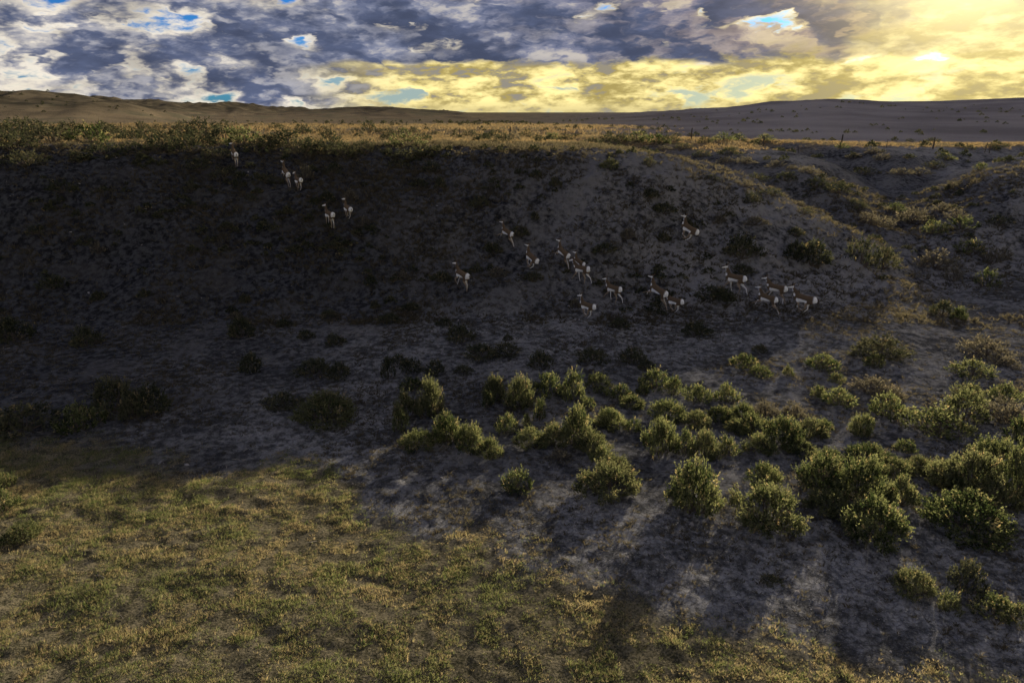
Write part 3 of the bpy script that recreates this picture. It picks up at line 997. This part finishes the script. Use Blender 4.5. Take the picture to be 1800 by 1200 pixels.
scatter('low_shrubbery', np.stack([x, y, height(x, y)], -1), rg.uniform(0.4, 1.1, len(x)) * (1 + y / 600) * np.where(y < 62, 0.6, 1), scrub, M_SAGE, 4,
        'tiny dark sage scrub dotting the bluff face, plain and far hills', 'scrub', 0.05)

# stones and clods on the open ground
def stone_proto(seed):
    r_ = np.random.default_rng(seed)
    ico = []
    th = np.linspace(0, 2 * math.pi, 6, endpoint=False)
    ico.append((0, 0, -0.3))
    for zz, rr in ((-0.1, 0.85), (0.35, 0.7)):
        for a in th:
            ico.append((rr * math.cos(a) * r_.uniform(0.7, 1.2), rr * math.sin(a) * r_.uniform(0.7, 1.2), zz * r_.uniform(0.7, 1.3)))
    ico.append((r_.uniform(-0.2, 0.2), r_.uniform(-0.2, 0.2), 0.55))
    f = []
    for j in range(6):
        k = (j + 1) % 6
        f += [(0, 1 + k, 1 + j), (1 + j, 1 + k, 7 + k), (1 + j, 7 + k, 7 + j), (7 + j, 7 + k, 13)]
    return mesh_np('stone', np.array(ico) * np.array([1, 0.8, 0.6]), np.array(f))


M_STONE, t, o = material('pale_stone')
surf(o, diffuse(mixc(objrandom(), (0.09, 0.08, 0.072), (0.34, 0.31, 0.28))))
x, y = fan_points(26000, 9.0, 52.0, 0.9)
t_, c_, d_, s_ = masks(x, y)
keep = rg.uniform(0, 1, len(x)) < (1 - t_) * np.clip(0.2 + 1.5 * fbm(x / 1.7, y / 1.7, 3, 215), 0.02, 1) * (0.25 + 0.75 * sstep(x, -14, 8)) * (1 - 0.7 * d_)
x, y = x[keep], y[keep]
scatter('gravel', np.stack([x, y, height(x, y)], -1), rg.uniform(0.012, 0.045, len(x)) * (1 + 2.2 * (rg.uniform(0, 1, len(x)) > 0.97)), [stone_proto(600 + k) for k in range(4)], M_STONE, 6,
        'small pale stones and clods strewn over the open clay', 'gravel', 0.4)

# dead sticks on the clay
def stick_proto(seed):
    r_ = np.random.default_rng(seed)
    p = np.cumsum(np.stack([np.full(5, 0.25), r_.normal(0, 0.05, 5), np.abs(r_.normal(0, 0.02, 5))], -1), 0) - np.array([0.75, 0, 0])
    co, q = tube_np(p, [0.03, 0.026, 0.022, 0.016, 0.006], 4)
    co2, q2 = tube_np([p[2], p[2] + np.array([0.2, 0.16, 0.05]), p[2] + np.array([0.36, 0.24, 0.12])], [0.016, 0.012, 0.004], 4)
    return mesh_np('stick', np.concatenate([co, co2]), np.concatenate([q, q2 + len(co)]))


M_STICK, t, o = material('bleached_wood')
surf(o, diffuse(mixc(objrandom(), (0.10, 0.085, 0.07), (0.40, 0.35, 0.29))))
x, y = fan_points(2600, 9.0, 34.0, 0.9)
t_, c_, d_, s_ = masks(x, y)
keep = rg.uniform(0, 1, len(x)) < (1 - 0.85 * t_) * np.clip(0.25 + 1.5 * fbm(x / 3.0, y / 3.0, 3, 219), 0.02, 1)
x, y = x[keep], y[keep]
scatter('stick_litter', np.stack([x, y, height(x, y) + 0.01], -1), rg.uniform(0.10, 0.34, len(x)), [stick_proto(700 + k) for k in range(4)], M_STICK, 8,
        'bleached dead sticks littering the clay among the shrubs', 'litter', 0.12)

# ------------------------------------------------------------------ the wire fence across the upland
M_POST, t, o = material('weathered_post')
surf(o, diffuse(mixc(noise(position(), 9.0, 4), (0.035, 0.028, 0.022), (0.12, 0.10, 0.08))))
M_WIRE, t, o = material('fence_wire')
surf(o, diffuse((0.10, 0.09, 0.085)))
POSTS = [(69, 214, 1.15, 0.05, 0), (135, 217, 1.25, 0.07, 0), (172, 220, 1.3, 0.08, 0), (213, 223, 1.35, 0.08, 0), (330, 226, 1.1, 0.05, 0), (455, 228, 1.1, 0.05, 0), (581, 231, 1.25, 0.075, 0),
         (700, 232, 1.0, 0.04, 0), (808, 234, 1.3, 0.06, 0), (896, 237, 1.4, 0.09, 0.04), (944, 238, 1.0, 0.04, 0), (993, 239, 1.3, 0.075, 0), (1102, 240, 1.05, 0.04, 0), (1215, 242, 1.45, 0.085, 0.03), (1343, 244, 1.4, 0.09, 0),
         (1407, 245, 1.0, 0.035, -0.22), (1480, 248, 1.4, 0.09, 0), (1560, 249, 1.0, 0.04, 0), (1642, 250, 1.3, 0.09, 0), (1734, 252, 1.15, 0.05, 0.12), (1742, 253, 1.2, 0.05, 0.02)]
ppx = np.array([p[0] for p in POSTS], float)
fy = np.interp(ppx, [0, 200, 600, 900, 1200, 1500, 1800], [138, 122, 98, 88, 82, 80, 78])
u_, a_, b_ = ray(ppx, np.array([p[1] for p in POSTS], float))
fx = u_ / a_ * fy
fz = height(fx, fy)
fence = bpy.data.objects.new('wire_fence', None)
COL.objects.link(fence)
fence.location = (float(fx[0]), float(fy[0]), float(fz[0]))
fence['label'] = 'line of weathered wooden posts and thin wire across the golden upland'
fence['category'] = 'fence'
for i, (px_, py_, hp, wd, ln) in enumerate(POSTS):
    k = 6
    hp *= 0.95
    zz = np.linspace(-0.25, hp, k)
    co, q = tube_np([(ln * max(v, 0) + 0.012 * math.sin(v * 4 + i), 0.008 * math.cos(v * 5 + i), v) for v in zz], [wd * 0.95 * (1 - 0.03 * j) for j in range(k)], 7)
    top = np.array([[ln * hp, 0, hp + 0.015]])
    co = np.concatenate([co, top])
    capf = [[(k - 1) * 7 + j, (k - 1) * 7 + (j + 1) % 7, len(co) - 1, len(co) - 1] for j in range(7)]
    me = bpy.data.meshes.new('post')
    me.from_pydata([tuple(v) for v in co], [], [list(f) for f in q] + [f[:3] for f in capf])
    p = obj('post', me, fence, M_POST)
    p.location = (float(fx[i] - fx[0]), float(fy[i] - fy[0]), float(fz[i] - fz[0]))
for zf in (0.35, 0.62, 0.92):
    co, q = tube_np(np.stack([fx - fx[0], fy - fy[0], fz - fz[0] + zf], -1), [0.006] * len(fx), 4)
    obj('wire', mesh_np('wire', co, q), fence, M_WIRE)

# ------------------------------------------------------------------ pronghorn
M_COAT, t, o = material('pronghorn_coat')
ca = attr('coat')
nn = noise(E(t.nodes.new('ShaderNodeTexCoord').outputs['Object']), 40.0, 3)
surf(o, diffuse(mixc(0.22, E(ca.outputs['Color']), mixc(nn, (0.3, 0.3, 0.3), (1, 1, 1)), 'MULTIPLY')))
M_HORN, t, o = material('pronghorn_horn')
surf(o, diffuse((0.025, 0.022, 0.02)))
M_TAIL, t, o = material('pronghorn_tail')
surf(o, diffuse((0.07, 0.045, 0.03)))


def loft(rings, sides=12):
    """closed tube in the x-z plane of an animal: rings of (x, y, z, lateral radius, in-plane radius)"""
    rings = np.asarray(rings, float)
    c = rings[:, :3]
    d = np.gradient(c, axis=0)
    d /= np.linalg.norm(d, axis=1)[:, None] + 1e-9
    lat = np.array([0.0, 1.0, 0.0])[None] - d * d[:, 1:2]
    lat /= np.linalg.norm(lat, axis=1)[:, None]
    up_ = np.cross(d, lat)
    th = np.linspace(0, 2 * math.pi, sides, endpoint=False)
    co = c[:, None] + rings[:, 3][:, None, None] * np.cos(th)[None, :, None] * lat[:, None] + rings[:, 4][:, None, None] * np.sin(th)[None, :, None] * up_[:, None]
    V = co.reshape(-1, 3).tolist() + [c[0].tolist(), c[-1].tolist()]
    F = []
    n = len(rings)
    for i in range(n - 1):
        for j in range(sides):
            k = (j + 1) % sides
            F.append((i * sides + j, i * sides + k, (i + 1) * sides + k, (i + 1) * sides + j))
    for j in range(sides):
        k = (j + 1) % sides
        F.append((k, j, n * sides))
        F.append(((n - 1) * sides + j, (n - 1) * sides + k, n * sides + 1))
    return V, F


LEGPOSE = {
 'trot':   ([-15, 42, 34, 45], [-28, -6, -18, 0], [38, -26, 12, 25], [8, -58, -22, -5]),
 'gather': ([-34, -18, -62, -80], [-26, 8, -74, -90], [58, 4, 48, 55], [48, -8, 38, 45]),
 'bound':  ([2, 62, 50, 50], [-6, 74, 14, -20], [-12, -66, -46, -30], [0, -56, -40, -22]),
 'stand':  ([-16, 6, 0, 18], [-20, 10, 2, 18], [26, -32, 5, 22], [20, -26, 3, 20]),
 'climb':  ([-10, 52, -44, -60], [-20, 24, 12, 30], [16, -52, -16, 0], [28, -36, 0, 18]),
}
FL_LEN = (0.20, 0.25, 0.23, 0.085)
HL_LEN = (0.26, 0.28, 0.27, 0.085)
F_RAD = (0.085, 0.058, 0.027, 0.018, 0.022)
H_RAD = (0.125, 0.085, 0.032, 0.019, 0.022)


def leg_path(x, y, z, ang, lens):
    p = [(x, y, z)]
    for a, l in zip(ang, lens):
        x += l * math.sin(R(a)); z -= l * math.cos(R(a))
        y *= 0.93
        p.append((x, y, z))
    return p


def leg_rings(p, rad, flat=0.7):
    out_ = []
    for i in range(len(p) - 1):
        a, b = np.array(p[i]), np.array(p[i + 1])
        for f in (0.0, 0.35, 0.7):
            r = rad[i] + (rad[i + 1] - rad[i]) * min(1, f * 1.25)
            q = a + (b - a) * f
            w = r * (flat + (1 - flat) * min(1, (i + f) / 2.2))
            out_.append((*q, w, r))
    out_.append((*p[-1], rad[-1], rad[-1]))
    return out_


TORSO = [(-0.60, 0, 0.76, 0.045, 0.05), (-0.575, 0, 0.745, 0.095, 0.11), (-0.52, 0, 0.735, 0.135, 0.150), (-0.42, 0, 0.725, 0.158, 0.172), (-0.28, 0, 0.705, 0.155, 0.168),
         (-0.12, 0, 0.685, 0.155, 0.170), (0.06, 0, 0.670, 0.158, 0.190), (0.20, 0, 0.665, 0.150, 0.205), (0.33, 0, 0.680, 0.130, 0.200), (0.43, 0, 0.705, 0.095, 0.160), (0.49, 0, 0.72, 0.05, 0.10)]


def pronghorn_body(pose, neck, turn, seed):
    """posed body as one continuous skin with its coat colours; returns mesh, hooves, head frame"""
    V, F = [], []

    def add(vf):
        o_ = len(V)
        V.extend(vf[0]); F.extend([tuple(i + o_ for i in f) for f in vf[1]])
    add(loft(TORSO, 16))
    nb_ = np.array([0.36, 0, 0.76])
    nd = np.array([math.cos(R(neck)), 0, math.sin(R(neck))])
    npts = [nb_ + nd * f * 0.45 for f in (0, 0.2, 0.45, 0.7, 0.9, 1.0)]
    hx = nb_ + nd * 0.44
    yaw = R(turn)
    add(loft([(*p, w, h) for p, w, h in zip(npts, (0.085, 0.082, 0.068, 0.056, 0.054, 0.04), (0.165, 0.145, 0.105, 0.078, 0.066, 0.045))], 12))
    hd = np.array([math.cos(R(-24)) * math.cos(yaw), math.sin(yaw), math.sin(R(-24))])
    hd /= np.linalg.norm(hd)
    hs = hx + np.array([-0.045, 0, 0.03])
    add(loft([(*(hs + hd * f), w, h) for f, w, h in ((0, 0.035, 0.045), (0.03, 0.058, 0.072), (0.09, 0.064, 0.080), (0.16, 0.054, 0.068), (0.23, 0.040, 0.050), (0.29, 0.034, 0.040), (0.325, 0.02, 0.024))], 12))
    side = np.array([-math.sin(yaw), math.cos(yaw), 0])
    for sgn in (-1, 1):
        e0 = hs + hd * 0.02 + side * sgn * 0.045 + np.array([0, 0, 0.045])
        ed = np.array([-0.25, 0, 0.85]) + side * sgn * 0.55
        ed /= np.linalg.norm(ed)
        add(loft([(*(e0 + ed * f), w, h) for f, w, h in ((0, 0.016, 0.02), (0.04, 0.022, 0.032), (0.09, 0.018, 0.026), (0.135, 0.006, 0.008))], 8))
    LP = LEGPOSE[pose]
    legs = [leg_path(0.31, 0.095, 0.62, LP[0], FL_LEN), leg_path(0.31, -0.095, 0.62, LP[1], FL_LEN),
            leg_path(-0.40, 0.095, 0.66, LP[2], HL_LEN), leg_path(-0.40, -0.095, 0.66, LP[3], HL_LEN)]
    for i, p in enumerate(legs):
        add(loft(leg_rings(p, F_RAD if i < 2 else H_RAD), 9))
    me = bpy.data.meshes.new('body_draft')
    me.from_pydata(V, [], F)
    tmp = bpy.data.objects.new('body_draft', me)
    COL.objects.link(tmp)
    rm = tmp.modifiers.new('r', 'REMESH'); rm.mode = 'VOXEL'; rm.voxel_size = 0.0125
    sm = tmp.modifiers.new('s', 'SMOOTH'); sm.factor = 0.5; sm.iterations = 3
    dc = tmp.modifiers.new('d', 'DECIMATE'); dc.ratio = 0.22
    dg = bpy.context.evaluated_depsgraph_get()
    body = bpy.data.meshes.new_from_object(tmp.evaluated_get(dg))
    bpy.data.objects.remove(tmp)
    bpy.data.meshes.remove(me)
    body.name = 'body'
    n = len(body.vertices)
    co = np.empty(n * 3, np.float32); body.vertices.foreach_get('co', co); co = co.reshape(-1, 3).astype(float)

    def segd(pts):
        best = np.full(n, 9.0)
        for a, b in zip(pts[:-1], pts[1:]):
            a, b = np.array(a), np.array(b)
            t_ = np.clip(((co - a) @ (b - a)) / ((b - a) @ (b - a)), 0, 1)
            best = np.minimum(best, np.linalg.norm(co - a - t_[:, None] * (b - a), axis=1))
        return best
    tan = np.array([0.150, 0.105, 0.066]); white = np.array([0.90, 0.88, 0.84]); pale = np.array([0.34, 0.26, 0.18]); blk = np.array([0.03, 0.025, 0.022])
    col = np.tile(tan, (n, 1))
    tx = np.array(TORSO)
    zc = np.interp(co[:, 0], tx[:, 0], tx[:, 2]); hh_ = np.interp(co[:, 0], tx[:, 0], tx[:, 4])
    rel = (co[:, 2] - zc) / hh_
    wav = 0.12 * np.sin(co[:, 0] * 11)
    torso = (co[:, 0] < 0.44) & (np.abs(rel) < 1.25)
    col[torso & (rel < -0.12 + wav) & (co[:, 0] < 0.30) & (co[:, 0] > -0.20)] = white
    rump = np.hypot(np.abs(co[:, 1]) * 0.95, (co[:, 2] - 0.745) * 0.9) + np.maximum(co[:, 0] + 0.475, 0) * 2.2
    col[(co[:, 0] < -0.40) & (rump < 0.178) & (co[:, 2] > 0.56)] = white
    dl = [segd(p[1:]) for p in legs]
    dmin = np.min(dl, 0)
    legm = (dmin < 0.085) & (co[:, 2] < 0.56) & ~((rel > -0.95) & (co[:, 0] > -0.35) & (co[:, 0] < 0.25))
    inner = np.zeros(n, bool)
    for i, p in enumerate(legs):
        inner |= (dl[i] == dmin) & (np.abs(co[:, 1]) < abs(p[2][1]) - 0.014)
    hq = (dl[2] < 0.14) | (dl[3] < 0.14)
    col[hq & (co[:, 0] < -0.28) & (rump >= 0.178)] = tan
    col[legm] = pale
    col[legm & inner] = white
    nk = (segd([npts[0], npts[-1]]) < 0.15) & (co[:, 0] > 0.36)
    axis_f = (co - nb_) @ nd
    front = (co - nb_) @ np.array([nd[2], 0, -nd[0]])
    col[nk & (front > 0.035) & (np.sin(axis_f * 26) > -0.15)] = white
    hm_ = segd([hs + hd * 0.02, hs + hd * 0.32]) < 0.085
    hu = np.cross(hd, side)
    if hu[2] < 0:
        hu = -hu
    ht = (co - hs) @ hu
    hf = (co - hs) @ hd
    hm_ &= hf > 0.0
    col[hm_ & (ht < 0.02)] = white
    col[hm_ & (hf > 0.10) & (ht > 0.018)] = np.array([0.10, 0.07, 0.05])
    col[hm_ & (hf > 0.30)] = blk
    for p in legs:
        h_ = np.linalg.norm(co - np.array(p[-1]), axis=1) < 0.045
        col[h_] = blk
    ca_ = body.color_attributes.new('coat', 'FLOAT_COLOR', 'POINT')
    ca_.data.foreach_set('color', np.concatenate([col, np.ones((n, 1))], 1).astype(np.float32).ravel())
    body.polygons.foreach_set('use_smooth', np.ones(len(body.polygons), bool))
    body.materials.clear()
    body.materials.append(M_COAT)
    return body, [p[-1] for p in legs], (hs, hd, side)


def cone_mesh(name, pts, rad, sides=6):
    co, q = tube_np(pts, rad, sides)
    me = mesh_np(name, co, q)
    me.polygons.foreach_set('use_smooth', np.ones(len(me.polygons), bool))
    return me


# (x, foot y in the photograph, heading away from camera, pose, climb, neck, head turn, size, horn length, label)
HERD = [
 (414, 291, 52, 'climb', 26, 66, 25, 1.0, 0.05, 'pronghorn climbing highest and farthest left, just under the bluff-edge shrubs'),
 (503, 322, 50, 'bound', 34, 60, 10, 1.02, 0.16, 'pronghorn stretched in a steep uphill bound below the bluff edge'),
 (526, 334, 46, 'gather', 4, 70, 10, 0.92, 0.04, 'pronghorn with bunched legs right below the one bounding at the bluff edge'),
 (580, 397, 44, 'stand', 8, 76, 20, 0.98, 0.06, 'lower-left one of the two pronghorn paired on the dark left slope'),
 (612, 389, 50, 'gather', 16, 74, 20, 0.95, 0.05, 'upper-right one of the two pronghorn paired on the dark left slope'),
 (890, 430, 44, 'bound', 24, 62, 5, 0.95, 0.05, 'pronghorn leading the middle bunch, bounding uphill with neck stretched'),
 (930, 472, 46, 'gather', 34, 68, 5, 1.05, 0.08, 'pronghorn rearing uphill with legs tucked, second in the middle bunch'),
 (986, 466, 46, 'bound', 36, 64, 5, 1.0, 0.05, 'slim pronghorn bounding steeply uphill above the trotting one in the middle bunch'),
 (1014, 479, 46, 'gather', 28, 70, 5, 0.84, 0.04, 'smallest pronghorn, tucked close behind the steep bounder in the middle bunch'),
 (1022, 505, 40, 'trot', 2, 52, 0, 1.05, 0.05, 'pronghorn trotting with one foreleg reaching far forward below the middle bunch'),
 (812, 513, 44, 'climb', 14, 62, 5, 1.08, 0.06, 'pronghorn running alone at mid-slope, well to the left of the middle bunch'),
 (1077, 533, 40, 'trot', 6, 64, 0, 1.0, 0.05, 'pronghorn trotting between the low single one and the stretched bounder'),
 (1152, 538, 44, 'bound', 28, 62, 0, 1.14, 0.14, 'large pronghorn stretched in a bound ahead of a low bunched companion'),
 (1184, 552, 40, 'gather', 4, 44, 0, 0.98, 0.05, 'low bunched pronghorn running right behind the large stretched bounder'),
 (1031, 561, 40, 'gather', 6, 78, 5, 0.98, 0.05, 'lowest pronghorn, bunched with neck upright at the foot of the slope'),
 (1203, 428, 36, 'gather', 34, 72, 5, 1.12, 0.16, 'rufous-backed pronghorn alone high on the right of the bluff face'),
 (1290, 519, 38, 'trot', 4, 74, 10, 1.16, 0.14, 'tall rufous-backed pronghorn trotting with head high above the right trio'),
 (1362, 537, 38, 'climb', 6, 56, 5, 1.08, 0.12, 'brown pronghorn at the back of the right trio, partly behind its neighbour'),
 (1346, 551, 40, 'bound', 12, 66, 0, 1.02, 0.05, 'pale-flanked pronghorn stretched out in front of the right trio'),
 (1408, 554, 40, 'gather', 8, 58, 5, 1.18, 0.15, 'rearmost pronghorn of the right trio, horned, with rounded brown back'),
]
HERD = [(a, b, c, d, e_ * 0.7, n_ - 7, *r_) for a, b, c, d, e_, n_, *r_ in HERD]
hx_, hy_, hz_ = place([h[0] for h in HERD], [h[1] for h in HERD])
for i, (px_, py_, head, pose, climb, neck, turn, size, horn, label) in enumerate(HERD):
    body, hooves, (hs, hd, side) = pronghorn_body(pose, neck, turn, i)
    e = bpy.data.objects.new('pronghorn', None)
    e.empty_display_size = 0.3
    COL.objects.link(e)
    M = Matrix.Rotation(math.pi - R(head + 5), 4, 'Z') @ Matrix.Rotation(-R(climb), 4, 'Y') @ Matrix.Scale(size * 0.95, 4)
    hv = [M @ Vector(h_) for h_ in hooves]
    mx = sum(v.x for v in hv) / 4; my = sum(v.y for v in hv) / 4
    X0, Y0 = float(hx_[i]) - mx, float(hy_[i]) - my
    gz = height(np.array([X0 + v.x for v in hv]), np.array([Y0 + v.y for v in hv]))
    Z0 = max(float(g) - v.z for g, v in zip(gz, hv)) + 0.01
    e.location = (X0, Y0, Z0)
    e.rotation_euler = (0, -R(climb), math.pi - R(head + 5))
    e.scale = (size * 0.95,) * 3
    e['label'] = label
    e['category'] = 'pronghorn'
    e['group'] = 'herd of pronghorn fleeing up the bluff'
    obj('body', body, e)
    for sgn in (-1, 1):
        b0 = hs + hd * 0.075 + side * sgn * 0.035 + np.array([0, 0, 0.055])
        L = horn
        pts = [b0, b0 + np.array([0.0, 0, L * 0.5]) + side * sgn * L * 0.18, b0 + np.array([0.02, 0, L * 0.85]) + side * sgn * L * 0.25, b0 + np.array([-0.02, 0, L]) + side * sgn * L * 0.10]
        obj('horn', cone_mesh('horn', pts, [0.017, 0.014, 0.009, 0.002]), e, M_HORN)
    tp = [(-0.605, 0, 0.83), (-0.64, 0, 0.80), (-0.645, 0, 0.74), (-0.63, 0, 0.69)]
    obj('tail', cone_mesh('tail', tp, [0.014, 0.02, 0.018, 0.004]), e, M_TAIL)
